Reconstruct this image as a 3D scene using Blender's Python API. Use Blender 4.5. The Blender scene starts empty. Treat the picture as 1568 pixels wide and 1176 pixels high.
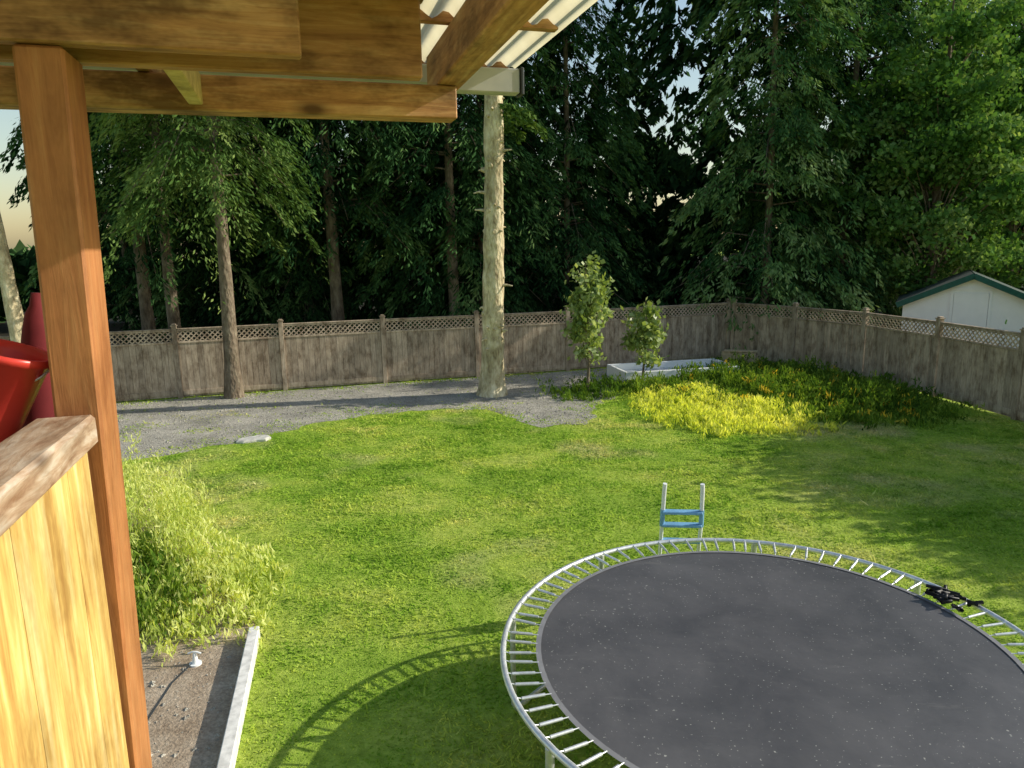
import bpy, math, numpy as np
from mathutils import Matrix, Vector
rng=np.random.default_rng(7)
scene=bpy.context.scene
COL=scene.collection
H=3.8
# ---------------------------------------------------------------- materials
def new_mat(name):
    m=bpy.data.materials.new(name); m.use_nodes=True
    nt=m.node_tree; nt.nodes.clear(); return m,nt,nt.nodes,nt.links
def ramp(N,stops):
    r=N.new('ShaderNodeValToRGB'); cr=r.color_ramp
    while len(cr.elements)>1: cr.elements.remove(cr.elements[-1])
    cr.elements[0].position=stops[0][0]; cr.elements[0].color=(*stops[0][1],1)
    for p,c in stops[1:]:
        e=cr.elements.new(p); e.color=(*c,1)
    return r
def noise(N,L,vec,scale,detail=4,rough=.55,dist=0):
    n=N.new('ShaderNodeTexNoise'); n.inputs['Scale'].default_value=scale; n.inputs['Detail'].default_value=detail
    n.inputs['Roughness'].default_value=rough; n.inputs['Distortion'].default_value=dist
    if vec is not None: L.new(vec,n.inputs['Vector'])
    return n
def mapping(N,L,vec,scale,rot=(0,0,0)):
    m=N.new('ShaderNodeMapping'); m.inputs['Scale'].default_value=scale; m.inputs['Rotation'].default_value=rot
    L.new(vec,m.inputs['Vector']); return m.outputs[0]
def pos(N): return N.new('ShaderNodeNewGeometry').outputs['Position']
def obj(N): return N.new('ShaderNodeTexCoord').outputs['Object']
def mix(N,L,a,b,fac,mode='MIX'):
    m=N.new('ShaderNodeMix'); m.data_type='RGBA'; m.blend_type=mode
    if isinstance(fac,float): m.inputs[0].default_value=fac
    else: L.new(fac,m.inputs[0])
    for s,v in ((6,a),(7,b)):
        if isinstance(v,tuple): m.inputs[s].default_value=(*v,1)
        else: L.new(v,m.inputs[s])
    return m.outputs[2]
def bump(N,L,h,strength,dist=.01):
    b=N.new('ShaderNodeBump'); b.inputs['Strength'].default_value=strength; b.inputs['Distance'].default_value=dist
    L.new(h,b.inputs['Height']); return b.outputs[0]
def principled(N,L,col,rough=.7,metal=0,nrm=None,spec=.3):
    p=N.new('ShaderNodeBsdfPrincipled'); o=N.new('ShaderNodeOutputMaterial')
    if isinstance(col,tuple): p.inputs['Base Color'].default_value=(*col,1)
    else: L.new(col,p.inputs['Base Color'])
    p.inputs['Roughness'].default_value=rough; p.inputs['Metallic'].default_value=metal
    p.inputs['Specular IOR Level'].default_value=spec
    if nrm is not None: L.new(nrm,p.inputs['Normal'])
    L.new(p.outputs[0],o.inputs[0]); return p
def attr(N,name='rnd'):
    a=N.new('ShaderNodeAttribute'); a.attribute_name=name; return a.outputs['Fac']

def wood_mat(name,c1,c2,c3,axis=(1,1,1),knots=True,rough=.65,bs=.4,gs=3,stain=.5):
    m,nt,N,L=new_mat(name); v=mapping(N,L,obj(N),axis)
    n1=noise(N,L,v,gs,6,.68,.6); r=ramp(N,[(.3,c1),(.5,c2),(.72,c3)]); L.new(n1.outputs[0],r.inputs[0])
    n2=noise(N,L,mapping(N,L,obj(N),tuple(1 if a<2 else 2.2 for a in axis)),2.6,5,.72); r2=ramp(N,[(.36,(stain,stain*.92,stain*.85)),(.52,(.9,.9,.9)),(.7,(1.15,1.15,1.15))]); L.new(n2.outputs[0],r2.inputs[0])
    col=mix(N,L,r.outputs[0],r2.outputs[0],1.0,'MULTIPLY')
    if knots:
        vo=N.new('ShaderNodeTexVoronoi'); vo.inputs['Scale'].default_value=4.2; L.new(mapping(N,L,obj(N),tuple(.45+.55*a/max(axis) for a in axis)),vo.inputs['Vector'])
        rk=ramp(N,[(.0,(1,1,1)),(.05,(.9,.9,.9)),(.10,(.35,.35,.35)),(.16,(0,0,0))]); L.new(vo.outputs['Distance'],rk.inputs[0])
        col=mix(N,L,col,tuple(x*.3 for x in c1),rk.outputs[0])
    a=attr(N); ra=ramp(N,[(0,(.75,.75,.75)),(1,(1.1,1.1,1.1))]); L.new(a,ra.inputs[0])
    col=mix(N,L,col,ra.outputs[0],1.0,'MULTIPLY')
    principled(N,L,col,rough,nrm=bump(N,L,n1.outputs[0],bs,.004)); return m
def leaf_mat(name,stops,trans=.35,scale=.5,tint=None,rough=.55,cheap=True):
    m,nt,N,L=new_mat(name)
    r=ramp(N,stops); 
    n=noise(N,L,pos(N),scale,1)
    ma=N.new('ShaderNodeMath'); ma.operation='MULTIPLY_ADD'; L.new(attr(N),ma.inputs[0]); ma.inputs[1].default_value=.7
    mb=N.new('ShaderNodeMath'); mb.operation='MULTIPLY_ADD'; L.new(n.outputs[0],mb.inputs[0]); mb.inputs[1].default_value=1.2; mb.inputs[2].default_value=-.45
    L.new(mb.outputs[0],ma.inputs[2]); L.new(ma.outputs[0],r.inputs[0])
    o=N.new('ShaderNodeOutputMaterial')
    if cheap:
        p=N.new('ShaderNodeBsdfDiffuse'); L.new(r.outputs[0],p.inputs['Color'])
    else:
        p=N.new('ShaderNodeBsdfPrincipled'); L.new(r.outputs[0],p.inputs['Base Color']); p.inputs['Roughness'].default_value=rough
        p.inputs['Specular IOR Level'].default_value=.3
    if trans>0:
        t=N.new('ShaderNodeBsdfTranslucent'); 
        tc=mix(N,L,r.outputs[0],(1.3,1.25,.5),1.0,'MULTIPLY'); L.new(tc,t.inputs['Color'])
        mx=N.new('ShaderNodeMixShader'); mx.inputs[0].default_value=trans; L.new(p.outputs[0],mx.inputs[1]); L.new(t.outputs[0],mx.inputs[2])
        L.new(mx.outputs[0],o.inputs[0])
    else: L.new(p.outputs[0],o.inputs[0])
    return m
def plain_mat(name,c,rough=.5,metal=0,var=.25,scale=8,bs=.1):
    m,nt,N,L=new_mat(name); n=noise(N,L,obj(N),scale,4); 
    r=ramp(N,[(.3,tuple(x*(1-var) for x in c)),(.7,tuple(min(1,x*(1+var*.5)) for x in c))]); L.new(n.outputs[0],r.inputs[0])
    principled(N,L,r.outputs[0],rough,metal,bump(N,L,n.outputs[0],bs,.003)); return m

M_stain_x=wood_mat('stained_cedar_beam',(.31,.14,.06),(.50,.26,.115),(.68,.43,.23),(1,14,14),stain=.34)
M_stain_y=wood_mat('stained_cedar_rafter',(.32,.16,.07),(.54,.30,.14),(.72,.49,.28),(14,1,14),stain=.4)
M_stain_z=wood_mat('stained_cedar_post',(.36,.135,.05),(.50,.205,.08),(.60,.29,.125),(14,14,1),rough=.5,stain=.62)
M_rail=wood_mat('worn_rail_wood',(.28,.14,.075),(.54,.38,.27),(.78,.69,.60),(12,1.8,12),rough=.6)
M_siding=wood_mat('siding_plywood',(.42,.21,.055),(.68,.46,.15),(.86,.73,.38),(7,7,.6),knots=True,gs=3,stain=.6)  # brown bands also paint in the wavy shade cast by the corrugated roof
M_fence=wood_mat('fence_cedar',(.34,.255,.175),(.49,.39,.285),(.62,.51,.39),(10,10,.9),knots=False,rough=.85)
M_brace=wood_mat('fresh_pine',(.55,.40,.12),(.7,.55,.22),(.8,.65,.3),(6,6,6),knots=False)
M_deck=wood_mat('deck_boards',(.22,.14,.08),(.32,.22,.14),(.42,.30,.2),(1,10,10))
M_board=plain_mat('white_weathered_board',(.80,.78,.73),.7,0,.3,14,.4)
M_white=plain_mat('white_paint',(.84,.86,.86),.5,0,.05,3)
M_whiteal=plain_mat('white_enamel',(.8,.82,.82),.35,0,.08)
M_hem=plain_mat('mat_hem_webbing',(.22,.22,.23),.6,0,.2)
M_blue=plain_mat('blue_plastic',(.20,.42,.66),.4,0,.2)
M_green=plain_mat('dark_green_trim',(.01,.09,.07),.5)
M_steel=plain_mat('galvanised_steel',(.75,.77,.78),.36,.55,.25,20)
M_grey=plain_mat('grey_gutter',(.42,.42,.42),.5,0,.15)
M_dark=plain_mat('dark_end_cap',(.04,.045,.05),.5)
M_red=plain_mat('red_plastic',(.62,.05,.04),.3,0,.12)
M_red2=plain_mat('red_canvas',(.16,.015,.02),.8,0,.3)
M_black=plain_mat('black_rubber',(.012,.012,.014),.45,0,.3)
M_stone=plain_mat('pale_stone',(.62,.60,.54),.85,0,.35,12,.6)
M_shingle=plain_mat('roof_shingle',(.06,.09,.08),.9,0,.4,20,.5)
M_tarp=plain_mat('grey_tarp',(.5,.54,.58),.5,0,.2,4)
M_soiltan=plain_mat('tan_plank',(.52,.40,.24),.8,0,.3,10,.4)

def bark(name,c1,c2,c3):
    m,nt,N,L=new_mat(name); v=mapping(N,L,obj(N),(1,1,.35))
    n=noise(N,L,v,9,6,.7,.3); r=ramp(N,[(.32,c1),(.5,c2),(.66,c3)]); L.new(n.outputs[0],r.inputs[0])
    vo=N.new('ShaderNodeTexVoronoi'); vo.inputs['Scale'].default_value=14; L.new(mapping(N,L,obj(N),(1,1,.5)),vo.inputs['Vector'])
    n3=noise(N,L,obj(N),1.3,3); r3=ramp(N,[(.35,(.65,.62,.55)),(.65,(1.15,1.12,1.05))]); L.new(n3.outputs[0],r3.inputs[0])
    c=mix(N,L,r.outputs[0],r3.outputs[0],1.0,'MULTIPLY')
    s=N.new('ShaderNodeMath'); s.operation='ADD'; L.new(n.outputs[0],s.inputs[0]); L.new(vo.outputs[0],s.inputs[1])
    principled(N,L,c,.9,nrm=bump(N,L,s.outputs[0],.9,.03)); return m
M_bark=bark('conifer_bark',(.10,.075,.055),(.20,.16,.12),(.30,.26,.20))
M_barkpale=bark('pale_bark',(.26,.20,.12),(.62,.54,.36),(.82,.76,.58))

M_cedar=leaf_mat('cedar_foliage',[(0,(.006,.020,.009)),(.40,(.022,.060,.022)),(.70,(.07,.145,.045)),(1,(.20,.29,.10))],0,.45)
M_cedarlit=leaf_mat('cedar_foliage_sunlit',[(0,(.008,.03,.012)),(.38,(.04,.105,.035)),(.62,(.13,.235,.075)),(1,(.34,.44,.19))],.12,.6)  # sunlight on the right-hand cedars painted in as lighter leaf colours
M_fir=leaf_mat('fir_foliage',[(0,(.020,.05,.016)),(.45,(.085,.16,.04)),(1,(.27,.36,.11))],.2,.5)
M_maple=leaf_mat('maple_foliage',[(0,(.03,.085,.02)),(.5,(.11,.23,.06)),(1,(.36,.48,.20))],.3,1.0)
M_young=leaf_mat('young_maple_foliage',[(0,(.10,.17,.04)),(.5,(.30,.39,.13)),(1,(.58,.66,.38))],.35,2.0,rough=.4,cheap=False)
M_weed=leaf_mat('weed_foliage',[(0,(.04,.10,.02)),(.5,(.13,.23,.03)),(1,(.32,.42,.07))],.35,1.2)
M_yellow=leaf_mat('yellow_grass',[(0,(.34,.44,.06)),(.4,(.66,.72,.12)),(1,(.90,.88,.28))],.45,1.0)
M_gold=leaf_mat('goldenrod',[(0,(.26,.38,.07)),(.45,(.60,.68,.20)),(1,(.88,.88,.45))],.45,2.0)
M_orange=leaf_mat('orange_flowers',[(0,(.45,.32,.03)),(.5,(.7,.5,.05)),(1,(.8,.65,.1))],.3,2.0)

def grass_cols(N,L,k):
    n1=noise(N,L,pos(N),.38,3,.62); n4=noise(N,L,pos(N),.22,3,.7)
    sc=lambda c:tuple(x*k for x in c)
    r=ramp(N,[(.30,sc((.27,.44,.05))),(.46,sc((.43,.60,.08))),(.58,sc((.57,.68,.12))),(.70,sc((.70,.70,.22)))]); L.new(n1.outputs[0],r.inputs[0])
    rt=ramp(N,[(.54,(0,0,0)),(.68,(.85,.85,.85))]); L.new(n4.outputs[0],rt.inputs[0])
    return mix(N,L,r.outputs[0],sc((.76,.66,.33)),rt.outputs[0])
def grass_blade_mat():
    m,nt,N,L=new_mat('grass_blades')
    n2=noise(N,L,pos(N),2.6,2,.6)
    r2=ramp(N,[(.34,(.55,.70,.5)),(.52,(1,1,1)),(.70,(1.22,1.08,1.2))]); L.new(n2.outputs[0],r2.inputs[0])
    c=mix(N,L,grass_cols(N,L,1.05),r2.outputs[0],1.0,'MULTIPLY')
    ra=ramp(N,[(0,(.65,.72,.6)),(.7,(1,1,1)),(.93,(1.1,1.02,1)),(1,(1.25,1.12,1.8))]); L.new(attr(N),ra.inputs[0])
    c=mix(N,L,c,ra.outputs[0],1.0,'MULTIPLY')
    p=N.new('ShaderNodeBsdfDiffuse'); L.new(c,p.inputs['Color'])
    t=N.new('ShaderNodeBsdfTranslucent'); L.new(c,t.inputs['Color'])
    mx=N.new('ShaderNodeMixShader'); mx.inputs[0].default_value=.42; L.new(p.outputs[0],mx.inputs[1]); L.new(t.outputs[0],mx.inputs[2])
    o=N.new('ShaderNodeOutputMaterial'); L.new(mx.outputs[0],o.inputs[0]); return m
M_blade=grass_blade_mat()
def ground_mat():
    m,nt,N,L=new_mat('lawn_ground')
    n2=noise(N,L,pos(N),9,4,.7); n3=noise(N,L,pos(N),60,3,.7)
    r2=ramp(N,[(.3,(.55,.6,.5)),(.6,(1,1,1)),(.75,(1.2,1.1,1.2))]); L.new(n2.outputs[0],r2.inputs[0])
    c=mix(N,L,grass_cols(N,L,.85),r2.outputs[0],1.0,'MULTIPLY')
    principled(N,L,c,.9,nrm=bump(N,L,n3.outputs[0],.8,.03),spec=.1); return m
M_ground=ground_mat()
def gravel_mat(name,a,b,c_,scale=70):
    m,nt,N,L=new_mat(name)
    vo=N.new('ShaderNodeTexVoronoi'); vo.inputs['Scale'].default_value=scale; L.new(pos(N),vo.inputs['Vector'])
    sx=N.new('ShaderNodeSeparateColor'); L.new(vo.outputs['Color'],sx.inputs[0])
    r=ramp(N,[(0,a),(.5,b),(1,c_)]); L.new(sx.outputs[0],r.inputs[0])
    n=noise(N,L,pos(N),1.1,4,.65); r2=ramp(N,[(.32,(.62,.62,.6)),(.66,(1.1,1.08,1.05))]); L.new(n.outputs[0],r2.inputs[0])
    c=mix(N,L,r.outputs[0],r2.outputs[0],1.0,'MULTIPLY')
    principled(N,L,c,.9,nrm=bump(N,L,vo.outputs['Distance'],.8,.02),spec=.15); return m
M_gravel=gravel_mat('gravel_stones',(.26,.24,.21),(.45,.43,.38),(.68,.65,.57))
def soil_mat():
    m,nt,N,L=new_mat('dry_soil')
    n=noise(N,L,pos(N),2.2,5,.75); n2=noise(N,L,pos(N),38,4,.7)
    r=ramp(N,[(.3,(.30,.22,.15)),(.5,(.46,.36,.26)),(.7,(.60,.50,.38))]); L.new(n.outputs[0],r.inputs[0])
    r2=ramp(N,[(.3,(.6,.6,.6)),(.6,(1.05,1.05,1.05)),(.75,(1.3,1.3,1.3))]); L.new(n2.outputs[0],r2.inputs[0])
    principled(N,L,mix(N,L,r.outputs[0],r2.outputs[0],1.0,'MULTIPLY'),.95,nrm=bump(N,L,n2.outputs[0],.8,.03),spec=.1); return m
M_soil=soil_mat()
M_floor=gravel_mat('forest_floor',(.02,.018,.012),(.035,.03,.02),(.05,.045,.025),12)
def panel_mat():
    m,nt,N,L=new_mat('translucent_corrugated_plastic')
    n=noise(N,L,obj(N),3,4); r=ramp(N,[(.3,(.54,.48,.30)),(.7,(.76,.71,.50))]); L.new(n.outputs[0],r.inputs[0])
    d=N.new('ShaderNodeBsdfPrincipled'); L.new(r.outputs[0],d.inputs['Base Color']); d.inputs['Roughness'].default_value=.35
    t=N.new('ShaderNodeBsdfTranslucent'); L.new(r.outputs[0],t.inputs['Color'])
    mx=N.new('ShaderNodeMixShader'); mx.inputs[0].default_value=.65; L.new(d.outputs[0],mx.inputs[1]); L.new(t.outputs[0],mx.inputs[2])
    o=N.new('ShaderNodeOutputMaterial'); L.new(mx.outputs[0],o.inputs[0]); return m
M_panel=panel_mat()
def mat_mat():
    m,nt,N,L=new_mat('trampoline_mat')
    n=noise(N,L,obj(N),1.3,5,.65,.4); r=ramp(N,[(.3,(.055,.055,.06)),(.7,(.105,.102,.106))]); L.new(n.outputs[0],r.inputs[0])
    n2=noise(N,L,obj(N),5,3,.5); n3=noise(N,L,obj(N),55,1)
    rs=ramp(N,[(.72,(0,0,0)),(.75,(.8,.8,.8))]); L.new(n3.outputs[0],rs.inputs[0])
    c=mix(N,L,r.outputs[0],(.42,.42,.38),rs.outputs[0])
    ns=noise(N,L,mapping(N,L,obj(N),(1,6,1),(0,0,.6)),1.7,5,.7); rss=ramp(N,[(.62,(0,0,0)),(.75,(.25,.25,.25))]); L.new(ns.outputs[0],rss.inputs[0])
    c=mix(N,L,c,(.26,.25,.23),rss.outputs[0])
    principled(N,L,c,.45,nrm=bump(N,L,n2.outputs[0],.25,.02),spec=.5); return m
M_tmat=mat_mat()

# ---------------------------------------------------------------- mesh helpers
def mesh_np(name,V,k,rnd=None,mats=(),midx=None,smooth=False):
    n=V.shape[0]; me=bpy.data.meshes.new(name)
    me.vertices.add(n*k); me.vertices.foreach_set('co',V.reshape(-1).astype(np.float32))
    me.loops.add(n*k); me.loops.foreach_set('vertex_index',np.arange(n*k,dtype=np.int32))
    me.polygons.add(n); me.polygons.foreach_set('loop_start',np.arange(0,n*k,k,dtype=np.int32))
    try: me.polygons.foreach_set('loop_total',np.full(n,k,dtype=np.int32))
    except Exception: pass
    for m in mats: me.materials.append(m)
    if midx is not None: me.polygons.foreach_set('material_index',midx.astype(np.int32))
    me.update(calc_edges=True)
    if rnd is not None:
        a=me.attributes.new('rnd','FLOAT','FACE'); a.data.foreach_set('value',rnd.astype(np.float32))
    return me
class MB:
    def __init__(s): s.v=[];s.f=[];s.m=[];s.r=[];s.sm=[];s.mats=[]
    def mi(s,m):
        if m not in s.mats: s.mats.append(m)
        return s.mats.index(m)
    def add(s,vs,fs,mat,rnd=None,smooth=False):
        o=len(s.v); s.v+= [tuple(v) for v in vs]; i=s.mi(mat); r=rng.random() if rnd is None else rnd
        for f in fs: s.f.append(tuple(o+q for q in f)); s.m.append(i); s.r.append(r); s.sm.append(smooth)
    def box(s,x0,x1,y0,y1,z0,z1,mat,M=None,bev=0.0,rnd=None):
        b=min(bev,abs(x1-x0)/3,abs(y1-y0)/3,abs(z1-z0)/3)
        if b<=0:
            vs=[(x,y,z) for x in (x0,x1) for y in (y0,y1) for z in (z0,z1)]
            fs=[(0,1,3,2),(4,6,7,5),(0,4,5,1),(2,3,7,6),(0,2,6,4),(1,5,7,3)]
        else:
            vs=[];ix={}
            for cx in (0,1):
                for cy in (0,1):
                    for cz in (0,1):
                        X=(x0,x1)[cx];Y=(y0,y1)[cy];Z=(z0,z1)[cz];sx=(b,-b)[cx];sy=(b,-b)[cy];sz=(b,-b)[cz]
                        for k,p in (('x',(X,Y+sy,Z+sz)),('y',(X+sx,Y,Z+sz)),('z',(X+sx,Y+sy,Z))):
                            ix[cx,cy,cz,k]=len(vs); vs.append(p)
            fs=[]
            for c in (0,1):
                fs.append([ix[c,a,d,'x'] for a,d in ((0,0),(0,1),(1,1),(1,0))]); fs.append([ix[a,c,d,'y'] for a,d in ((0,0),(0,1),(1,1),(1,0))]); fs.append([ix[a,d,c,'z'] for a,d in ((0,0),(0,1),(1,1),(1,0))])
            for p in (0,1):
                for q in (0,1):
                    fs.append([ix[p,q,0,'x'],ix[p,q,1,'x'],ix[p,q,1,'y'],ix[p,q,0,'y']])
                    fs.append([ix[p,0,q,'x'],ix[p,1,q,'x'],ix[p,1,q,'z'],ix[p,0,q,'z']])
                    fs.append([ix[0,p,q,'y'],ix[1,p,q,'y'],ix[1,p,q,'z'],ix[0,p,q,'z']])
                    for r in (0,1): fs.append([ix[p,q,r,'x'],ix[p,q,r,'y'],ix[p,q,r,'z']])
        if M is not None: vs=[tuple(M@Vector(v)) for v in vs]
        s.add(vs,fs,mat,rnd)
    def tube(s,pts,rad,mat,n=10,cap=True,closed=False,rnd=None):
        pts=[Vector(p) for p in pts]; m=len(pts); rad=[rad]*m if not hasattr(rad,'__len__') else rad
        vs=[];prev=None
        for i,p in enumerate(pts):
            if closed: t=(pts[(i+1)%m]-pts[i-1])
            else: t=pts[min(i+1,m-1)]-pts[max(i-1,0)]
            t.normalize()
            if prev is None:
                a=Vector((0,0,1)) if abs(t.z)<.9 else Vector((1,0,0)); x=t.cross(a).normalized()
            else: x=(prev-t*prev.dot(t)).normalized()
            prev=x; y=t.cross(x)
            for k in range(n):
                an=2*math.pi*k/n; vs.append(p+(x*math.cos(an)+y*math.sin(an))*rad[i])
        fs=[]
        for i in range(m if closed else m-1):
            j=(i+1)%m
            for k in range(n): fs.append((i*n+k,i*n+(k+1)%n,j*n+(k+1)%n,j*n+k))
        s.add(vs,fs,mat,rnd,True)
        if cap and not closed:
            s.add([vs[k] for k in range(n)],[tuple(range(n))],mat,rnd); s.add([vs[(m-1)*n+k] for k in range(n)],[tuple(range(n))],mat,rnd)
    def mesh(s,name):
        me=bpy.data.meshes.new(name); me.from_pydata(s.v,[],s.f)
        for m in s.mats: me.materials.append(m)
        me.polygons.foreach_set('material_index',s.m); me.polygons.foreach_set('use_smooth',s.sm)
        a=me.attributes.new('rnd','FLOAT','FACE'); a.data.foreach_set('value',s.r)
        import bmesh
        bm=bmesh.new(); bm.from_mesh(me); bmesh.ops.recalc_face_normals(bm,faces=bm.faces); bm.to_mesh(me); bm.free()
        me.update(); return me
    def obj(s,name,parent=None,M=None):
        return put(name,s.mesh(name),parent,M)
def put(name,me,parent=None,M=None):
    o=bpy.data.objects.new(name,me); COL.objects.link(o)
    if M is not None: o.matrix_world=M
    if parent is not None: o.parent=parent
    return o
def empty(name,M=None):
    o=bpy.data.objects.new(name,None); COL.objects.link(o); o.empty_display_size=.2
    if M is not None: o.matrix_world=M
    return o

def leaves(C,D,ln,wd,rnd_c,jit=.6,name='f'):
    n=len(C); D=D+rng.normal(0,jit,(n,3)); D/=np.linalg.norm(D,axis=1,keepdims=True)
    R=rng.normal(0,1,(n,3)); S=np.cross(D,R); S/=np.linalg.norm(S,axis=1,keepdims=True)
    ln=ln[:,None];wd=wd[:,None]
    return np.stack([C-D*ln*.5,C+S*wd*.5,C+D*ln*.5,C-S*wd*.5],1)

# ---------------------------------------------------------------- trees
def trunk_mb(mb,base,h,r0,r1,mat,lean=(0,0),n=14,seg=14,wob=.05,flare=.35):
    r=np.random.default_rng(int(h*100+r0*1000)); pts=[];rd=[]
    for i in range(seg+1):
        u=i/seg; pts.append((base[0]+lean[0]*u+wob*math.sin(u*5+base[0]),base[1]+lean[1]*u+wob*math.cos(u*4),base[2]+h*u))
        rd.append((r0+(r1-r0)*u)*(1+r.normal(0,.04))+ (flare*r0*math.exp(-u*h/.35)))
    mb.tube(pts,rd,mat,n)
    return pts
def conifer(name,Ht,R,z0,nb,mat,seed,droop=.5,shape=.75,tr=.2,zpow=.95,kc=9,lc=20,leafl=.2,leafw=.06,hang=.55,trunk=True):
    """each limb carries kc hanging fan-shaped sprays of lc narrow leaf faces"""
    r=np.random.default_rng(seed)
    C=[];D=[];RN=[]
    mb=MB()
    if trunk: trunk_mb(mb,(0,0,0),Ht*.98,tr,.03,M_bark,wob=.06)
    for i in range(nb):
        u=r.random()**zpow; z=z0+(Ht-z0)*u
        L=R*((1-u)**shape)*(.5+.65*r.random())+.3
        az=r.random()*2*math.pi; d=np.array([math.cos(az),math.sin(az)]); pr=np.array([-d[1],d[0]])
        dr=droop*(.6+.8*r.random()); k=max(3,int(kc*(.35+.65*L/R)))
        s=.12+.88*r.random(k)**.7; lat=r.normal(0,.2,k)*L*(1.1-s)
        zz=z+.14*L*np.sin(s*3)-dr*L*s**1.8*.75
        cc=np.stack([d[0]*L*s+pr[0]*lat,d[1]*L*s+pr[1]*lat,zz],1)
        hl=hang*(.5+r.random(k))*(.5+.5*s)
        br=r.normal(.45,.15)
        out=np.stack([d[0]+pr[0]*np.sign(lat)*.7*r.random(k),d[1]+pr[1]*np.sign(lat)*.7*r.random(k),np.zeros(k)],1)
        t=r.random((k,lc))**.8
        w=(.55*np.sin(np.pi*np.clip(t*.9+.12,0,1))+.1)*hl[:,None]*.55
        side=np.cross(out,[0,0,1.])
        off=r.normal(0,1,(k,lc))*w
        P=cc[:,None,:]+out[:,None,:]*(t*hl[:,None]*.55)[:,:,None]+side[:,None,:]*off[:,:,None]
        P[:,:,2]-=hl[:,None]*t**1.4*.9
        P+=r.normal(0,.035,P.shape)
        dd=out[:,None,:]*.6+side[:,None,:]*np.sign(off)[:,:,None]*.45; dd=dd+np.array([0,0,-.75]); 
        C.append(P.reshape(-1,3)); D.append(dd.reshape(-1,3))
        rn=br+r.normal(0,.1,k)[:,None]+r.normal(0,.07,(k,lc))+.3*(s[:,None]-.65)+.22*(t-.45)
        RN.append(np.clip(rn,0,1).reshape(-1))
        if i%3==0 and trunk:
            mb.tube([(0,0,z),(d[0]*L*.4,d[1]*L*.4,z+.05*L),(d[0]*L*.85,d[1]*L*.85,z-dr*L*.5)],[.035,.022,.006],M_bark,4,cap=False)
    C=np.concatenate(C);D=np.concatenate(D);RN=np.concatenate(RN);n=len(C)
    V=leaves(C,D,leafl*(.6+.8*r.random(n)),leafw*(.7+.7*r.random(n)),RN,.22)
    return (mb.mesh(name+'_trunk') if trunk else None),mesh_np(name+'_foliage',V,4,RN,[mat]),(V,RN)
def place_tree(name,meshes,x,y,rot,sc,sz=None):
    M=Matrix.Translation((x,y,0))@Matrix.Rotation(rot,4,'Z')@Matrix.Diagonal((sc,sc,sz or sc,1))
    e=empty(name,M)
    for nm,me in zip(('trunk','foliage'),meshes[:2]):
        o=bpy.data.objects.new(nm,me); COL.objects.link(o); o.parent=e
    return e
PI=math.pi
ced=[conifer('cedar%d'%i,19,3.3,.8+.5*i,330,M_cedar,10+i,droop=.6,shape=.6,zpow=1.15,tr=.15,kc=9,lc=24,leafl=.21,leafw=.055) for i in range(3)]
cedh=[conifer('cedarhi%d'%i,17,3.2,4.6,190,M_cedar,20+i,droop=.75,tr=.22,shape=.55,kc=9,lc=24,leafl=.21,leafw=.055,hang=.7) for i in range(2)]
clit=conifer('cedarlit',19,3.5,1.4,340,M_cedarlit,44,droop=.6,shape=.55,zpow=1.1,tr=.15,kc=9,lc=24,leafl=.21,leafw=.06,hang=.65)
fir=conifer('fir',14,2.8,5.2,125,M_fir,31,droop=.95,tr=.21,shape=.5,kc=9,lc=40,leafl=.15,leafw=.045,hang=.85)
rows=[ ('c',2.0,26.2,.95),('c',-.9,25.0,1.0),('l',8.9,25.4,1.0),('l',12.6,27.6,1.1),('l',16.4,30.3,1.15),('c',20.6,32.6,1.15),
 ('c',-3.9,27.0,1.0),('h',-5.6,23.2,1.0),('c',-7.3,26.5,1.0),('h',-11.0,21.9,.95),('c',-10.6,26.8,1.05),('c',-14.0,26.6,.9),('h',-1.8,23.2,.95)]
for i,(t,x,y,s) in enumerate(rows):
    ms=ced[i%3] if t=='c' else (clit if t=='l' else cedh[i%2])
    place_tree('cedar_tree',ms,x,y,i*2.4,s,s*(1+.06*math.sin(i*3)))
place_tree('fir_tree',fir,-7.25,18.45,1.0,.95)
place_tree('fir_tree',fir,-9.6,20.6,3.1,.95)
back=conifer('backcedar',19,3.6,.5,170,M_cedar,77,droop=.6,shape=.55,zpow=1.1,kc=7,lc=12,leafl=.42,leafw=.15,trunk=False)[2]
VV=[];RR=[]
for i,(x,y,s) in enumerate([(24,34.5,1.2),(10,32.2,1.15),(4.0,29.8,.62),(-2,30.5,1.15),(1,31.5,1.1),(-6,31,1.15),(-10,31.5,1.15),(-28,33,.9),(7.6,34,1.1),(14.5,34,1.2),(5.6,36.5,.8),(-14,32,1.0)]):
    a=i*1.9; c,s_=math.cos(a),math.sin(a); V=back[0]*s; V=np.stack([V[...,0]*c-V[...,1]*s_+x,V[...,0]*s_+V[...,1]*c+y,V[...,2]],2); VV.append(V);RR.append(back[1])
put('distant_cedar_row',mesh_np('distant_cedar_row',np.concatenate(VV),4,np.concatenate(RR),[M_cedar]))
def blob_mass(name,boxes,n,leaf,mat,seed):
    r=np.random.default_rng(seed); Cs=[];Rs=[]
    for (x0,x1,y0,y1,z0,z1,w) in boxes:
        m=int(n*w); K=max(3,m//160); cc=np.stack([r.uniform(x0,x1,K),r.uniform(y0,y1,K),z0+(z1-z0)*r.random(K)**.9],1)
        idx=r.integers(0,K,m); Cs.append(cc[idx]+r.normal(0,.38,(m,3))*[1,1,.8]); Rs.append(np.clip(r.normal(.45,.18,K)[idx]+r.normal(0,.12,m),0,1))
    C=np.concatenate(Cs);R=np.concatenate(Rs);C[:,2]=np.abs(C[:,2])
    D=r.normal(0,1,C.shape);D[:,2]-=.4
    V=leaves(C,D,leaf*(.6+.8*r.random(len(C))),leaf*.6*(.6+.8*r.random(len(C))),R,.5)
    return put(name,mesh_np(name,V,4,R,[mat]))
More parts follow.
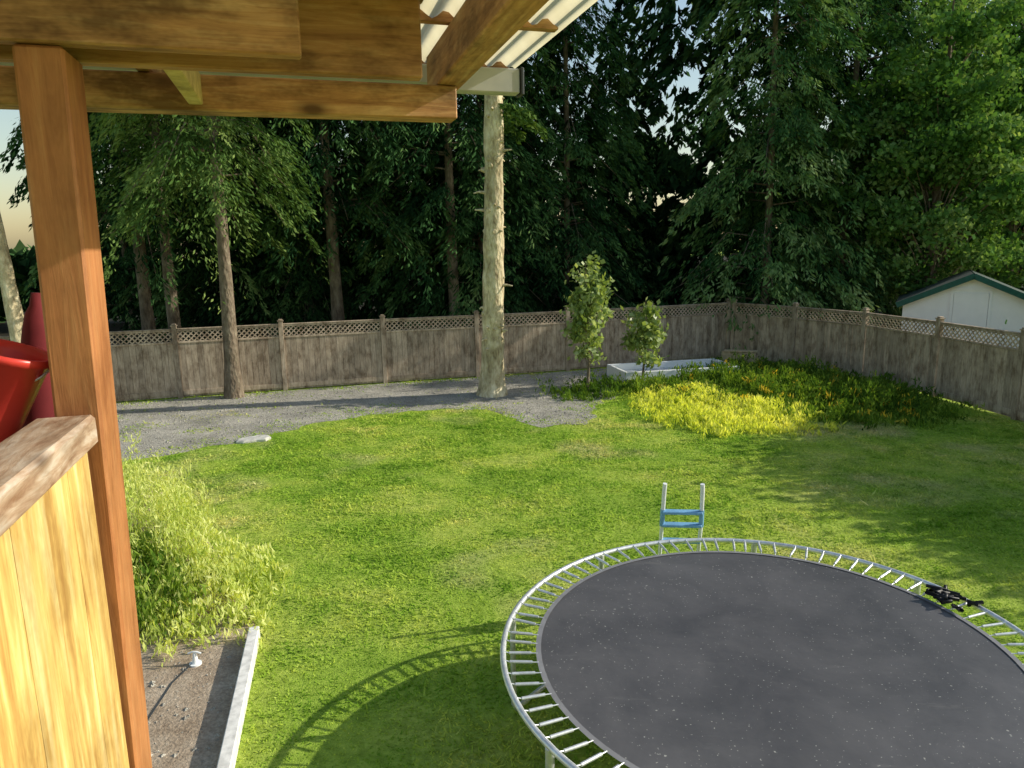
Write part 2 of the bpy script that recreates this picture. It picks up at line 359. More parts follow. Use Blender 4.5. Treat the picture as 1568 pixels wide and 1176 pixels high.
blob_mass('woodland_undergrowth',[(-21,30,37,40,0,8.5,.9),(-42,-21,37,40,0,3.6,.3)],44000,.75,M_cedar,3)
blob_mass('hedge',[(11.8,13.4,7.4,10.2,.2,3.2,.4),(11.8,13.4,10.4,15.0,.2,3.7,.6)],42000,.2,M_cedar,4)

def broadleaf(name,Ht,zc,rx,rz,K,n,leaf,mat,seed,tr,barkm=M_bark,clump=.42,stem=None,fl=.7):
    r=np.random.default_rng(seed); mb=MB(); trunk_mb(mb,(0,0,0),Ht*.93,tr,tr*.15,barkm,wob=.05)
    d=r.normal(0,1,(K,3)); d/=np.linalg.norm(d,axis=1,keepdims=True); rad=r.random(K)**.45
    cc=d*rad[:,None]*[rx,rx,rz]+[0,0,zc]
    for c in cc[:min(K,60)]:
        s=max(.15*Ht,c[2]-.45*rx-.5*math.hypot(c[0],c[1])); 
        mb.tube([(0,0,s),(c[0]*.5,c[1]*.5,s+(c[2]-s)*.6),tuple(c)],[tr*.22,tr*.1,.006],barkm,5,cap=False)
    idx=r.integers(0,K,n); C=cc[idx]+r.normal(0,clump,(n,3))*[1,1,fl]
    RN=np.clip(r.normal(.45,.15,K)[idx]+r.normal(0,.16,n),0,1)
    D=r.normal(0,1,(n,3)); D[:,2]-=.6
    V=leaves(C,D,leaf*(.6+.7*r.random(n)),leaf*.75*(.6+.7*r.random(n)),RN,.4)
    return mb.mesh(name+'_trunk'),mesh_np(name+'_foliage',V,4,RN,[mat])
bm_=broadleaf('bigmaple',12,6.6,3.1,5.4,190,36000,.18,M_maple,5,.2,clump=.32,fl=.5)
place_tree('maple_tree',bm_,14.2,24.6,.5,1.0)
place_tree('maple_tree',bm_,19.4,28.2,2.5,1.1)
ym=broadleaf('youngmaple',3.6,2.1,.44,1.5,46,1900,.15,M_young,6,.035,clump=.12)
ym2=broadleaf('youngmaple_b',2.45,1.4,.45,.95,30,1100,.15,M_young,8,.03,clump=.12)
place_tree('young_maple_tree',ym,1.93,18.1,0,1.0)
place_tree('young_maple_tree',ym2,3.55,19.0,1,1.0)

def big_trunk():
    mb=MB(); r=np.random.default_rng(12)
    trunk_mb(mb,(0,0,0),14,.29,.16,M_barkpale,lean=(.35,0),n=22,seg=60,wob=.03,flare=.5)
    for i in range(60):
        z=1.2+r.random()*7.2; az=r.random()*2*PI; L=.08+.24*r.random()**2; R=.26-.008*z
        x0=.35*z/14; c,s_=math.cos(az),math.sin(az)
        mb.tube([(x0+c*(R-.06),s_*(R-.06),z),(x0+c*(R+L*.5),s_*(R+L*.5),z+.02),(x0+c*(R+L),s_*(R+L),z-.03+.06*r.random())],[.05,.028,.014],M_barkpale,7)
    for i in range(20):
        z=1+r.random()*6.5; az=r.random()*2*PI; x0=.35*z/14; R=.25-.008*z
        mb.tube([(x0+math.cos(az)*(R-.1),math.sin(az)*(R-.1),z),(x0+math.cos(az)*(R+.04),math.sin(az)*(R+.04),z)],[.13,.05],M_barkpale,9)
    e=empty('conifer_tree',Matrix.Translation((-.52,18.2,0)))
    mb.obj('trunk',e)
    C=[];D=[]
    for (z,az,L) in [(6.9,0.1,1.1),(6.7,.6,.7),(7.1,-.5,.9)]+[(9.8+4*r.random(),r.random()*2*PI,1.6*r.random()+.5) for _ in range(60)]:
        m=int(260*L); s=r.random(m)**.7; d=np.array([math.cos(az),math.sin(az)]); lat=r.normal(0,.13,m)*L
        C.append(np.stack([.17*z/7+d[0]*(s*L+.2)-d[1]*lat,d[1]*(s*L+.2)+d[0]*lat,z-.35*L*s**1.5-.2*r.random(m)**2],1)); D.append(np.tile([d[0],d[1],-.5],(m,1)))
    C=np.concatenate(C);D=np.concatenate(D);n=len(C);RN=r.random(n)
    put('foliage',mesh_np('foliage',leaves(C,D,.12+.08*r.random(n),.05+.03*r.random(n),RN),4,RN,[M_fir]),e)
big_trunk()
mb=MB(); trunk_mb(mb,(0,0,0),13,.2,.12,M_barkpale,lean=(-.9,0),n=16,seg=30)
e=empty('birch_tree',Matrix.Translation((-11.75,17.2,0))); mb.obj('trunk',e)
r=np.random.default_rng(2); C=np.array([-.8,0,11.5])+r.normal(0,1.1,(6000,3)); put('foliage',mesh_np('foliage',leaves(C,r.normal(0,1,C.shape),.12+.1*r.random(6000),.1+.05*r.random(6000),None),4,r.random(6000),[M_maple]),e)

# ---------------------------------------------------------------- ground
def sheet(name,pts,z,mat):
    me=bpy.data.meshes.new(name); me.from_pydata([(x,y,z) for x,y in pts],[],[tuple(range(len(pts)))]); me.materials.append(mat); me.update()
    return put(name,me)
sheet('ground',[(-400,-400),(400,-400),(400,400),(-400,400)],0,M_ground)
gfront=[(-12,8.5),(-9.5,10.4),(-7.7,12.3),(-6.5,13.2),(-5.2,14.3),(-4.4,15.4),(-3.2,16.2),(-2,16.6),(-1,16.6),(-.2,16.1),(.1,15.3),(.6,14.8),(1.4,14.9),(1.8,15.4),(1.9,16.3),(2.3,17.3),(3.0,18.2),(4,19.0),(6,21.0),(7.2,23.4)]
def dens(p,k=6):
    out=[]
    for a,b in zip(p[:-1],p[1:]):
        for i in range(k):
            t=i/k; x=a[0]+(b[0]-a[0])*t; y=a[1]+(b[1]-a[1])*t; out.append((x+.08*math.sin(y*9+x*3),y+.1*math.sin(x*7)))
    return out+[p[-1]]
gpoly=dens(gfront)+[(4.4,22.5),(1.7,21.5),(-1,20.7),(-3.6,20.0),(-6.2,19.2),(-8.7,18.4),(-11.2,17.6),(-14,16.7)]
sheet('gravel_path',gpoly,.004,M_gravel)
soil=[(-2.66,6.75),(-2.14,4.55),(-1.55,2.3),(-6,1.5),(-7,7),(-7.4,12.0),(-5.6,11.0),(-4.2,9.2),(-3.2,7.7)]
sheet('garden_soil',soil,.006,M_soil)
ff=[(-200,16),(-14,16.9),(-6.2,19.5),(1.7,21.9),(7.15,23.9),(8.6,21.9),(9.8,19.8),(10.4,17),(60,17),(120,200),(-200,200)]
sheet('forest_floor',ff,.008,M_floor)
def inpoly(X,Y,poly):
    ins=np.zeros(len(X),bool); n=len(poly); j=n-1
    for i in range(n):
        xi,yi=poly[i];xj,yj=poly[j]
        if yi!=yj:
            c=((yi>Y)!=(yj>Y))&(X<(xj-xi)*(Y-yi)/(yj-yi)+xi); ins^=c
        j=i
    return ins
yard=[(-9,11.0),(-5.5,9),(-2.6,6.8),(-1.9,3.6),(-1.2,1.2),(8,1.2),(11.0,7),(10.9,11),(10.5,14.5),(10.1,16.9),(9.5,19.6),(8.4,21.5),(7.1,23.3),(-10.5,18)]
def lawn():
    r=np.random.default_rng(9); n=950000
    Y=1.5+22*r.random(n)**1.3; X=-10+21*r.random(n)
    k=(np.abs(X)<Y*.80+1.2)&inpoly(X,Y,yard); X=X[k];Y=Y[k]
    g=inpoly(X+r.normal(0,.32,len(X)),Y+r.normal(0,.32,len(X)),gpoly); s=inpoly(X+r.normal(0,.08,len(X)),Y,soil)
    tuft=(np.sin(X*3.1+np.sin(Y*2.3)*2)*np.sin(Y*3.7+X)>.15)
    keep=~s&(~g|(r.random(len(X))<np.where(tuft&(Y<17.2),.26,.015)))
    X=X[keep];Y=Y[keep]; n=len(X)
    if n>280000: X=X[:280000];Y=Y[:280000];n=280000
    h=(.006+.018*r.random(n)**1.5)*(1+.6*(np.sin(X*2.3+np.sin(Y*1.7)*2)*np.sin(Y*2.9)))*(1+.02*Y); w=.006+.0010*Y
    tall=r.random(n)<.03; h=np.where(tall,h*2.4,h)
    a=r.random(n)*2*PI; dx=np.cos(a)*w;dy=np.sin(a)*w; lx=r.normal(0,1.0,n)*h; ly=r.normal(0,1.0,n)*h
    Z=np.zeros(n)
    V=np.stack([np.stack([X-dx,Y-dy,Z],1),np.stack([X+dx,Y+dy,Z],1),np.stack([X+lx,Y+ly,h],1)],1)
    put('lawn_grass',mesh_np('lawn_grass',V,3,r.random(n),[M_blade]))
lawn()
def pebbles():
    r=np.random.default_rng(3); n=16000; X=-11+14*r.random(n);Y=10+11*r.random(n)
    k=inpoly(X,Y,gpoly); X=X[k];Y=Y[k]
    X2=-6+5*r.random(1500);Y2=2.2+6*r.random(1500);k=inpoly(X2,Y2,soil);X=np.r_[X,X2[k]];Y=np.r_[Y,Y2[k]];n=len(X)
    s=.010+.028*r.random(n)**3; base=np.array([[1,0,0],[-.5,.87,0],[-.5,-.87,0],[.1,0,.7]])
    a=r.random(n)*2*PI; c,s_=np.cos(a),np.sin(a)
    B=np.empty((n,4,3)); 
    for i in range(4):
        B[:,i,0]=X+(base[i,0]*c-base[i,1]*s_)*s; B[:,i,1]=Y+(base[i,0]*s_+base[i,1]*c)*s; B[:,i,2]=.006+base[i,2]*s
    F=np.concatenate([B[:,[0,1,3]],B[:,[1,2,3]],B[:,[2,0,3]]])
    put('gravel_stones',mesh_np('gravel_stones',F,3,np.tile(r.random(n),3),[M_gravel]))
pebbles()

def herbs(name,poly_pts,n,h0,h1,mat,seed,leaf=.07,per=26,spread=.16,mat2=None,tip=.0,edge=.3,taper=.75,asp=.28):
    r=np.random.default_rng(seed); P=np.array(poly_pts); x0,y0=P.min(0)-.5;x1,y1=P.max(0)+.5
    X=r.uniform(x0,x1,n*4);Y=r.uniform(y0,y1,n*4);k=inpoly(X+r.normal(0,edge,n*4),Y+r.normal(0,edge,n*4),poly_pts);X=X[k][:n];Y=Y[k][:n];n=len(X)
    cen=P.mean(0); inner=inpoly((X-cen[0])/taper+cen[0],(Y-cen[1])/taper+cen[1],poly_pts)
    hh=(h0+(h1-h0)*r.random(n))*(.75+.35*np.sin(X*2.1+seed)*np.sin(Y*1.7))*np.where(inner,1,.45+.4*r.random(n))
    lean=r.normal(0,.16,(n,2)); s=r.random((n,per))**.75
    C=np.stack([X[:,None]+lean[:,:1]*hh[:,None]*s**1.5,Y[:,None]+lean[:,1:]*hh[:,None]*s**1.5,hh[:,None]*s],2)
    C=(C+r.normal(0,1,C.shape)*[spread*.5,spread*.5,.02]*(1.15-.7*s[:,:,None])).reshape(-1,3)
    D=np.tile([0,0,1.1],(len(C),1)); RN=np.clip((r.normal(.45,.17,n)[:,None]+r.normal(0,.15,(n,per))+.3*(s-.6)),0,1).reshape(-1)
    m=len(C); V=leaves(C,D,leaf*(.7+.9*r.random(m)),leaf*asp*(.7+.7*r.random(m)),RN,.5)
    mi=np.zeros(m,int)
    if mat2 is not None: mi=((s>.72)&(r.random((n,1))<tip)).reshape(-1).astype(int)
    V[:,:,2]=np.maximum(V[:,:,2],.003)
    return put(name,mesh_np(name,V,4,RN,[mat]+([mat2] if mat2 else []),mi))
herbs('yellow_grass_patch',[(3.3,15.0),(4.2,14.3),(5.8,14.1),(6.3,15.3),(5.6,16.4),(4.8,18.4),(3.3,17.7)],950,.14,.42,M_yellow,21,leaf=.11,per=17,spread=.17,edge=.5)
herbs('wildflower_weeds',[(4.6,16.8),(6.1,15.6),(6.5,14.4),(8.0,14.4),(9.7,15.5),(9.8,17),(9.1,19.4),(8.0,21.2),(6.8,21.8),(4.4,19.6),(4.2,18.2)],1250,.2,.7,M_weed,22,leaf=.12,per=26,spread=.24,mat2=M_orange,tip=.07,edge=.4)
herbs('weed_clump',[(1.3,17.5),(2.6,17.6),(4.2,18.6),(4.0,19.4),(2.4,18.7),(1.2,18.5)],200,.2,.65,M_weed,23,leaf=.1,per=24)
herbs('goldenrod_plants',[(-3.1,7.2),(-3.3,8.0),(-4.1,9.2),(-5.2,10.6),(-6.4,11.2),(-6.1,9.4),(-4.3,7.3)],190,.45,1.25,M_gold,24,leaf=.075,per=75,spread=.2,edge=.15,asp=.22)
herbs('garden_shrub',[(-3.4,6.7),(-3.7,7.4),(-4.6,8.6),(-6,9),(-5.2,6.9),(-4.0,6.5)],110,.25,.7,M_weed,25,leaf=.1,per=55,spread=.26,edge=.12)
herbs('edging_weeds',[(-3.0,6.4),(-2.6,6.5),(-2.6,7.4),(-3.3,8.6),(-3.9,8.2),(-4.2,6.5)],230,.1,.42,M_gold,26,leaf=.08,per=20,edge=.15)

# ---------------------------------------------------------------- fence
def fence(name,pts):
    mb=MB(); T=1.8
    for i,(a,b) in enumerate(zip(pts[:-1],pts[1:])):
        a=Vector((*a,0));b=Vector((*b,0)); L=(b-a).length; ang=math.atan2(b.y-a.y,b.x-a.x)
        M=Matrix.Translation(a)@Matrix.Rotation(ang,4,'Z')
        x=.065
        nb=int((L-.13)/.145); w=(L-.13)/nb
        for k in range(nb):
            mb.box(x+k*w+.003,x+(k+1)*w-.003,-.010,.010+.004*rng.random(),.03,T-.36,M_fence,M)
        mb.box(x,L-x,-.03,.03,T-.36,T-.31,M_fence,M,.006); mb.box(x,L-x,-.03,.03,T-.05,T,M_fence,M,.006)
        mb.box(x,L-x,-.028,-.012,.08,.2,M_fence,M,.003); mb.box(x,L-x,-.045,.045,T,T+.028,M_fence,M,.006)
        hh=.26; sp=.13; z0=T-.31
        for sgn,yy in ((1,-.008),(-1,.004)):
            k=x-hh
            while k<L-x:
                xa,xb=k,k+hh; za,zb=0,hh
                if xa<x: za=x-xa; xa=x
                if xb>L-x: zb=hh-(xb-(L-x)); xb=L-x
                if xb-xa>.02:
                    if sgn<0: A=(xa,hh-za);B=(xb,hh-zb)
                    else: A=(xa,za);B=(xb,zb)
                    t=Vector((B[0]-A[0],0,B[1]-A[1])).normalized(); n=Vector((-t.z,0,t.x))*.016
                    vs=[]
                    for y in (yy-.004,yy+.004):
                        for P in (A,B):
                            for s in (1,-1): vs.append(M@(Vector((P[0],y,P[1]+z0))+n*s))
                    mb.add(vs,[(0,1,3,2),(4,5,7,6),(0,2,6,4),(1,3,7,5)],M_fence,.9)
                k+=sp
    for p in pts:
        j=pts.index(p); q=pts[min(j+1,len(pts)-1)]; q0=pts[max(j-1,0)]; ang=math.atan2(q[1]-q0[1],q[0]-q0[0])
        M=Matrix.Translation((p[0],p[1],0))@Matrix.Rotation(ang,4,'Z')
        mb.box(-.062,.062,-.062,.062,0,T+.09,M_fence,M,.008); mb.box(-.08,.08,-.08,.08,T+.09,T+.115,M_fence,M,.006)
        mb.box(-.055,.055,-.055,.055,T+.115,T+.15,M_fence,M,.02)
    mb.obj(name)
fence('wooden_fence',[(-16.4,16.1),(-13.8,16.9),(-11.2,17.7),(-8.7,18.5),(-6.2,19.3),(-3.6,20.1),(-1.0,20.8),(1.7,21.6),(4.4,22.6),(7.15,23.6)])
fence('wooden_fence',[(7.3,23.5),(8.6,21.7),(9.7,19.6),(10.25,17.1),(10.6,14.7),(10.9,12.1),(11.1,9.5),(11.2,6.9)])

# ---------------------------------------------------------------- shed
def shed():
    e=empty('garden_shed',Matrix.Translation((13.45,21.0,0))@Matrix.Rotation(math.radians(-30),4,'Z'))
    mb=MB(); W=1.75; D=3; ez=1.9; pz=2.70
    vs=[(-W,0,0),(W,0,0),(W,0,ez),(0,0,pz),(-W,0,ez)]; vs+= [(x,D,z) for x,_,z in vs]
    mb.add(vs,[(0,1,2,3,4),(9,8,7,6,5),(0,4,9,5),(1,6,7,2)],M_white)
    mb.obj('walls',e)
    mb=MB()
    for s in (-1,1):
        sl=math.atan2(pz-ez,W); L=math.hypot(W+.18,(pz-ez)*(W+.18)/W)
        M=Matrix.Translation((0,0,pz+.01))@Matrix.Rotation(s*sl,4,'Y')
        x0,x1=(0,L) if s>0 else (-L,0)
        mb.box(x0,x1,-.2,D+.2,.0,.05,M_shingle,M); mb.box(x0,x1,-.24,-.2,-.10,.06,M_green,M)
    mb.obj('roof',e)
    mb=MB(); mb.box(-.45,.42,-.03,-.003,.1,2.2,M_white,None,.008); mb.box(-.53,-.46,-.035,-.003,.1,2.27,M_white); mb.box(.43,.5,-.035,-.003,.1,2.27,M_white); mb.box(-.53,.5,-.035,-.003,2.275,2.34,M_white)
    mb.box(W-.1,W+.02,-.035,-.003,0,ez-.1,M_green); mb.box(-.40,-.36,-.06,-.031,1.0,1.15,M_dark)
    mb.obj('door_and_trim',e)
shed()

# ---------------------------------------------------------------- trampoline
def trampoline():
    e=empty('trampoline',Matrix.Translation((1.83,4.75,0)))
    R=1.93; Rm=1.68; z=.9; mb=MB()
    mb.tube([(R*math.cos(a),R*math.sin(a),z) for a in np.linspace(0,2*PI,120,endpoint=False)],.022,M_steel,10,closed=True); mb.obj('ring_frame',e)
    mb=MB(); n=96; vs=[(0,0,z-.03)]; fs=[]; rings=[.3,.6,.85,.97,1.0]
    for q in rings:
        for k in range(n): vs.append((Rm*q*math.cos(2*PI*k/n),Rm*q*math.sin(2*PI*k/n),z-.012-.018*(1-q*q)))
    for k in range(n):
        fs.append((0,1+k,1+(k+1)%n))
        for j in range(len(rings)-1): a=1+j*n; b=a+n; fs.append((a+k,b+k,b+(k+1)%n,a+(k+1)%n))
    mb.add(vs,fs,M_tmat,.5,True); mb.obj('mat',e)
    mb=MB()
    for (ra,rb,zz,m) in ((Rm-.028,Rm+.010,z-.006,M_hem),):
        vs=[];fs=[]
        for k in range(n):
            a=2*PI*k/n; vs+= [(ra*math.cos(a),ra*math.sin(a),zz),(rb*math.cos(a),rb*math.sin(a),zz)]
        for k in range(n): j=(k+1)%n; fs.append((2*k,2*k+1,2*j+1,2*j))
        mb.add(vs,fs,m,.5)
    mb.obj('mat_hem',e)
    mb=MB(); ns=84; r=np.random.default_rng(8)
    for k in range(ns):
        a=2*PI*k/ns+r.normal(0,.004); a2=a+r.normal(0,.006); c,s=math.cos(a),math.sin(a); c2,s2=math.cos(a2),math.sin(a2)
        mb.tube([(c*(Rm+.0),s*(Rm+.0),z-.008),(c*(Rm+.05),s*(Rm+.05),z-.004)],.005,M_steel,5)
        mb.tube([(c*(Rm+.045),s*(Rm+.045),z-.004),(c2*(R-.045),s2*(R-.045),z+.004)],.012,M_steel,7)
        mb.tube([(c2*(R-.045),s2*(R-.045),z+.004),(c2*(R-.01),s2*(R-.01),z+.016)],.005,M_steel,5)
    mb.obj('springs',e)
    mb=MB()
    for k in range(4):
        a0=2*PI*k/4+.55; a1=a0+.75
        P=lambda a,zz,rr=R:(rr*math.cos(a),rr*math.sin(a),zz)
        mb.tube([P(a0,z-.02),P(a0,.12),P(a0+.03,.04),P((a0+a1)/2,.025,R*math.cos(.375)),P(a1-.03,.04),P(a1,.12),P(a1,z-.02)],.022,M_steel,9)
        for a in (a0,a1): mb.tube([P(a,z-.16),P(a,z-.01)],.028,M_steel,9)
    mb.obj('legs',e)
    mb=MB(); r=np.random.default_rng(4)
    for i in range(16):
        a=.24+.18*r.random(); q=1.72+.17*r.random(); p=[]
        for j in range(5): p.append((q*math.cos(a)+r.normal(0,.04),q*math.sin(a)+r.normal(0,.04),z+.02+.03*r.random()))
        mb.tube(p,.016,M_black,6)
    mb.obj('torn_padding',e)
trampoline()
def ladder():
    e=empty('trampoline_ladder',Matrix.Translation((1.70,6.84,0))@Matrix.Rotation(math.radians(-6),4,'Z'))
    mb=MB(); B=.42;
    for x in (-.2,.2):
        mb.tube([(x,B,0.0),(x*.98,.10,1.0),(x*.94,.04,1.36),(x*.92,.03,1.42)],[.02,.02,.022,.022],M_whiteal,10)
        mb.tube([(x*.985,.115,.94),(x*.97,.08,1.13)],.025,M_blue,10)
    mb.obj('rails',e); mb=MB()
    for z in (.25,.5,.75,.95,1.10):
        y=B+( .10-B)*z if z<1 else .085
        mb.box(-.2,.2,y-.045,y+.045,z-.015,z+.015,M_blue,None,.006)
    mb.obj('steps',e)
ladder()

# ---------------------------------------------------------------- yard objects
mb=MB()
out=[(-.34,-.12),(-.20,-.20),(.05,-.17),(.22,-.21),(.33,-.05),(.28,.12),(.10,.19),(-.12,.15),(-.31,.08)]
vs=[(x,y,0) for x,y in out]+[(x*1.0,y*1.0,.035+.01*math.sin(7*x)) for x,y in out]+[(x*.9,y*.88,.055+.02*x) for x,y in out]; k=len(out)
fs=[(i,(i+1)%k,k+(i+1)%k,k+i) for i in range(k)]+[(k+i,k+(i+1)%k,2*k+(i+1)%k,2*k+i) for i in range(k)]+[tuple(2*k+i for i in range(k))]
mb.add(vs,fs,M_stone); mb.obj('stone_slab',None,Matrix.Translation((-5.25,14.1,.003))@Matrix.Rotation(.35,4,'Z'))
mb=MB(); a=Vector((-2.60,6.55,0)); b=Vector((-1.62,2.4,0)); ang=math.atan2(b.y-a.y,b.x-a.x); M=Matrix.Translation(a)@Matrix.Rotation(ang,4,'Z')
mb.box(0,2.28,-.05,.05,0,.13,M_board,M,.008); mb.box(2.29,4.3,-.053,.047,0,.125,M_board,M,.008); mb.obj('garden_edging_board')
mb=MB(); M=Matrix.Translation((4.6,20.3,0))@Matrix.Rotation(.22,4,'Z')
mb.box(-1.7,1.7,-.75,-.66,0,.34,M_white,M,.01); mb.box(-1.7,1.7,.66,.75,0,.34,M_white,M,.01); mb.box(-1.7,-1.61,-.655,.655,0,.34,M_white,M,.01); mb.box(1.61,1.7,-.655,.655,0,.34,M_white,M,.01)
mb.box(-1.6,1.6,-.65,.65,.1,.16,M_tarp,M,.02); mb.obj('sandbox')
mb=MB(); M=Matrix.Translation((7.0,21.9,.0))@Matrix.Rotation(-.3,4,'Z'); mb.box(-.5,.5,-.13,.13,.0,.45,M_soiltan,M,.01);mb.box(-.45,.55,-.16,.1,.452,.50,M_soiltan,M,.01); mb.obj('lumber_stack')
mb=MB(); mb.tube([(0,0,0),(0,0,.015)],.055,M_white,16); mb.tube([(0,0,.015),(0,0,.07),(0,0,.11)],[.03,.022,.015],M_white,12); mb.tube([(-.06,0,.11),(-.02,0,.125),(.02,0,.125),(.06,0,.11)],.009,M_white,8)
mb.tube([(-.03,-.02,.012),(-.08,-.3,.008),(-.04,-.9,.008),(-.10,-1.6,.008),(-.02,-2.6,.008)],.006,M_dark,6)
mb.obj('lawn_sprinkler',None,Matrix.Translation((-3.0,6.1,.006)))

# ---------------------------------------------------------------- covered deck (house frame)
HM=Matrix.Translation((0,0,0))@Matrix.Rotation(math.atan2(.28,.96),4,'Z')
deck=empty('covered_deck',HM)
Z=H
SH=Matrix.Identity(4); SH[0][2]=.022
SHM=Matrix.Translation((0,0,Z+.40))@SH@Matrix.Translation((0,0,-Z-.40))
mb=MB(); mb.box(-.502,-.412,1.70,1.84,0,Z+.40,M_stain_z,SHM,.006); mb.box(-3.9,-3.76,1.70,1.84,0,Z+.40,M_stain_z,None,.006); mb.obj('post',deck)
mb=MB(); mb.box(-4.2,.04,1.688,1.728,Z+.402,Z+.555,M_stain_x,None,.004); mb.obj('beam_front',deck)
mb=MB(); mb.box(-4.2,.325,1.842,1.882,Z+.402,Z+.582,M_stain_x,None,.004); mb.box(-4.2,.34,1.66,1.90,Z+.585,Z+.62,M_stain_x,None,.004); mb.obj('beam_inner',deck)
mb=MB(); mb.box(-4.2,.525,2.37,2.46,Z+.40,Z+.50,M_stain_x,None,.004,.95); mb.obj('beam_outer',deck)
mb=MB()
for a in (-2.6,-1.9,-1.2,-.27,):
    mb.box(a,a+.04,1.884,2.368,Z+.415,Z+.50,M_brace,None,.003)
mb.obj('blocking',deck)
mb=MB(); mb.box(.465,.55,.2,2.56,Z+.502,Z+.628,M_stain_y,None,.005)
for a in (-.4,-1.2,-2.0,-2.8,-3.6): mb.box(a,a+.04,1.905,2.7,Z+.502,Z+.628,M_stain_y,None,.005)
mb.obj('rafters',deck)
mb=MB()
for b in (.4,1.2,2.18,2.70):
    n=300; a0,a1=-4.2,.80; vs=[];fs=[]
    for i in range(n+1):
        a=a0+(a1-a0)*i/n; w=.012*math.cos(2*PI*a/.076)
        for y in (b,b+.035): vs+= [(a,y,Z+.632),(a,y,Z+.650+w)]
    for i in range(n):
        o=4*i; fs+= [(o,o+1,o+5,o+4),(o+2,o+3,o+7,o+6),(o+1,o+3,o+7,o+5),(o,o+2,o+6,o+4)]
    mb.add(vs,fs,M_stain_x)
mb.obj('purlins',deck)
mb=MB(); n=66*8; vs=[];fs=[]; bs=np.linspace(.1,2.80,8)
for j,b in enumerate(bs):
    for i in range(n+1):
        a=-4.2+5.05*i/n; vs.append((a,b,Z+.656+.012*math.cos(2*PI*a/.076)))
for j in range(len(bs)-1):
    for i in range(n): o=j*(n+1)+i; fs.append((o,o+1,o+n+2,o+n+1))
mb.add(vs,fs,M_panel,.5,True); mb.obj('corrugated_roof',deck)
mb=MB(); mb.box(.50,.82,2.64,2.695,Z+.54,Z+.625,M_grey,None,.004); mb.box(-4.2,.498,2.64,2.695,Z+.56,Z+.625,M_grey,None,.004); mb.box(.822,.835,2.635,2.70,Z+.535,Z+.63,M_dark,None,.003); mb.obj('gutter',deck)
mb=MB(); mb.box(-.55,-.435,-1.6,1.685,Z-.405,Z-.338,M_rail,None,.008); mb.obj('railing_cap',deck)
mb=MB(); mb.box(-3.76,-.56,1.71,1.83,Z-.475,Z-.41,M_rail,None,.008); mb.obj('railing_cap_end',deck)
mb=MB(); b=-1.6; k=0
while b<1.68:
    e_=min(b+.148,1.683); mb.box(-.50,-.462+.003*(k%2),b,e_,Z-1.75,Z-.407,M_siding,None,.004,.2+.7*rng.random()); b+=.15; k+=1
mb.box(-.52,-.502,-1.6,1.683,Z-1.75,Z-.407,M_siding); mb.obj('siding',deck)
mb=MB()
for i in range(24): mb.box(-3.9,-.53,-1.6+i*.143,-1.6+i*.143+.137,Z-1.44,Z-1.40,M_deck,None,.004)
mb.box(-3.9,-.53,-1.6,1.69,Z-1.64,Z-1.445,M_stain_x); mb.obj('deck_floor',deck)

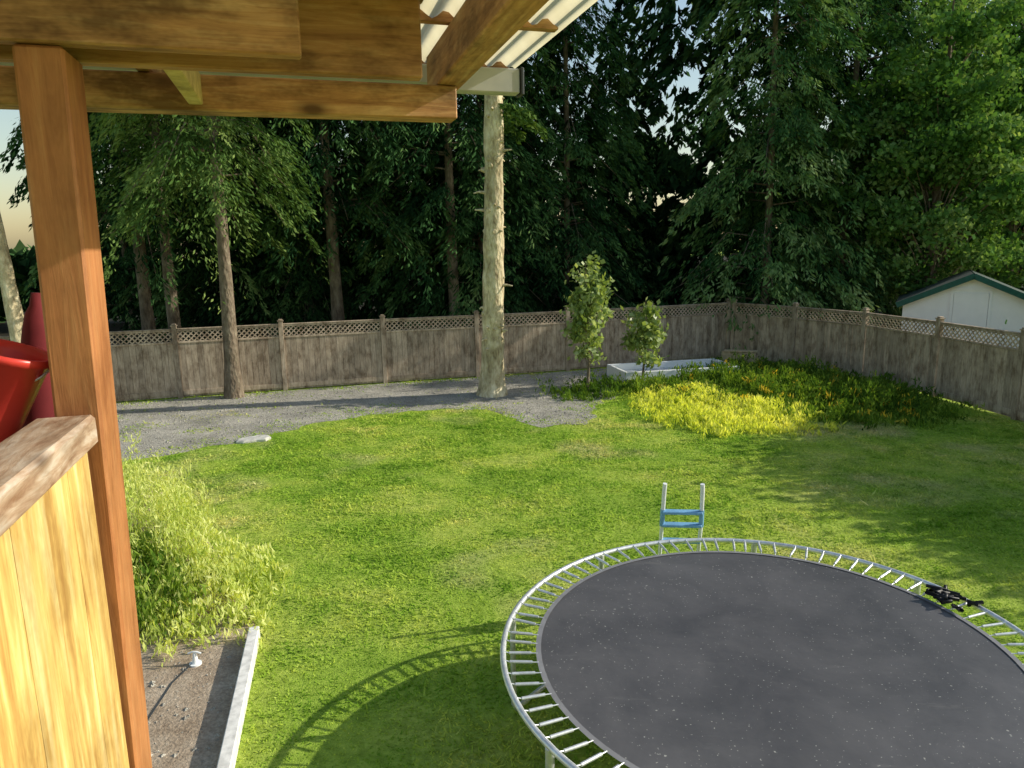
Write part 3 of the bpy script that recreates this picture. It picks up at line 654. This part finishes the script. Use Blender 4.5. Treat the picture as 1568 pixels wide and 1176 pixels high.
def lathe(mb,prof,mat,n=28):
    vs=[];fs=[]
    for (rr,z) in prof:
        for k in range(n): a=2*PI*k/n; vs.append((rr*math.cos(a),rr*math.sin(a),z))
    for j in range(len(prof)-1):
        for k in range(n): fs.append((j*n+k,j*n+(k+1)%n,(j+1)*n+(k+1)%n,(j+1)*n+k))
    mb.add(vs,fs,mat,.5,True)
mb=MB(); lathe(mb,[(.0,0),(.055,.0),(.058,.008),(.082,.18),(.090,.184),(.090,.20),(.082,.20),(.076,.18),(.05,.015),(0,.015)],M_red)
mb.tube([(.088*math.cos(a),-.05*math.sin(a)-.0,.19-.06*math.sin(a)) for a in np.linspace(0,PI,14)],.003,M_steel,6)
mb.obj('red_bucket',None,HM@Matrix.Translation((-.675,1.77,Z-.388))@Matrix.Rotation(math.radians(20),4,'Y'))
mb=MB(); lathe(mb,[(.0,-1.1),(.012,-1.1),(.014,-.5),(.035,-.45),(.042,-.2),(.04,.0),(.032,.08),(.026,.12),(.016,.14),(.012,.17),(0,.17)],M_red2,12)
mb.obj('folded_umbrella',None,HM@Matrix.Translation((-.605,1.93,Z-.26))@Matrix.Rotation(math.radians(6),4,'Y'))

# ---------------------------------------------------------------- light
w=bpy.data.worlds.new('World'); scene.world=w; w.use_nodes=True; nt=w.node_tree; nt.nodes.clear()
sky=nt.nodes.new('ShaderNodeTexSky'); sky.sky_type='NISHITA'; sky.sun_disc=False
el=math.radians(27); az=math.radians(8)
sky.sun_elevation=el; sky.sun_rotation=math.pi/2-az; sky.air_density=1.4; sky.dust_density=1.2
bg=nt.nodes.new('ShaderNodeBackground'); bg.inputs[1].default_value=.15
ou=nt.nodes.new('ShaderNodeOutputWorld'); nt.links.new(sky.outputs[0],bg.inputs[0]); nt.links.new(bg.outputs[0],ou.inputs[0])
sd=bpy.data.lights.new('sun','SUN'); sd.energy=5.0; sd.angle=math.radians(.5); sd.color=(1,.94,.80)
so=bpy.data.objects.new('sun',sd); COL.objects.link(so)
dv=Vector((math.cos(el)*math.cos(az),math.cos(el)*math.sin(az),math.sin(el))); so.rotation_euler=dv.to_track_quat('Z','Y').to_euler(); so.location=dv*30
scene.view_settings.view_transform='Standard'; scene.view_settings.look='None'; scene.view_settings.exposure=0
# ---------------------------------------------------------------- camera
cd=bpy.data.cameras.new('camera'); cam=bpy.data.objects.new('camera',cd); COL.objects.link(cam)
f=1100; p=math.atan((588-375)/f); roll=math.radians(-1)
X=Vector((1,0,0)); Fw=Vector((0,math.cos(p),-math.sin(p))); Dn=Vector((0,-math.sin(p),-math.cos(p)))
right=X*math.cos(roll)-Dn*math.sin(roll); down=X*math.sin(roll)+Dn*math.cos(roll)
Mc=Matrix((( right.x,-down.x,-Fw.x,0),(right.y,-down.y,-Fw.y,0),(right.z,-down.z,-Fw.z,H),(0,0,0,1)))
cam.matrix_world=Mc; cd.sensor_width=36; cd.lens=36*f/1568; cd.clip_end=1500; cd.clip_start=.05
scene.camera=cam
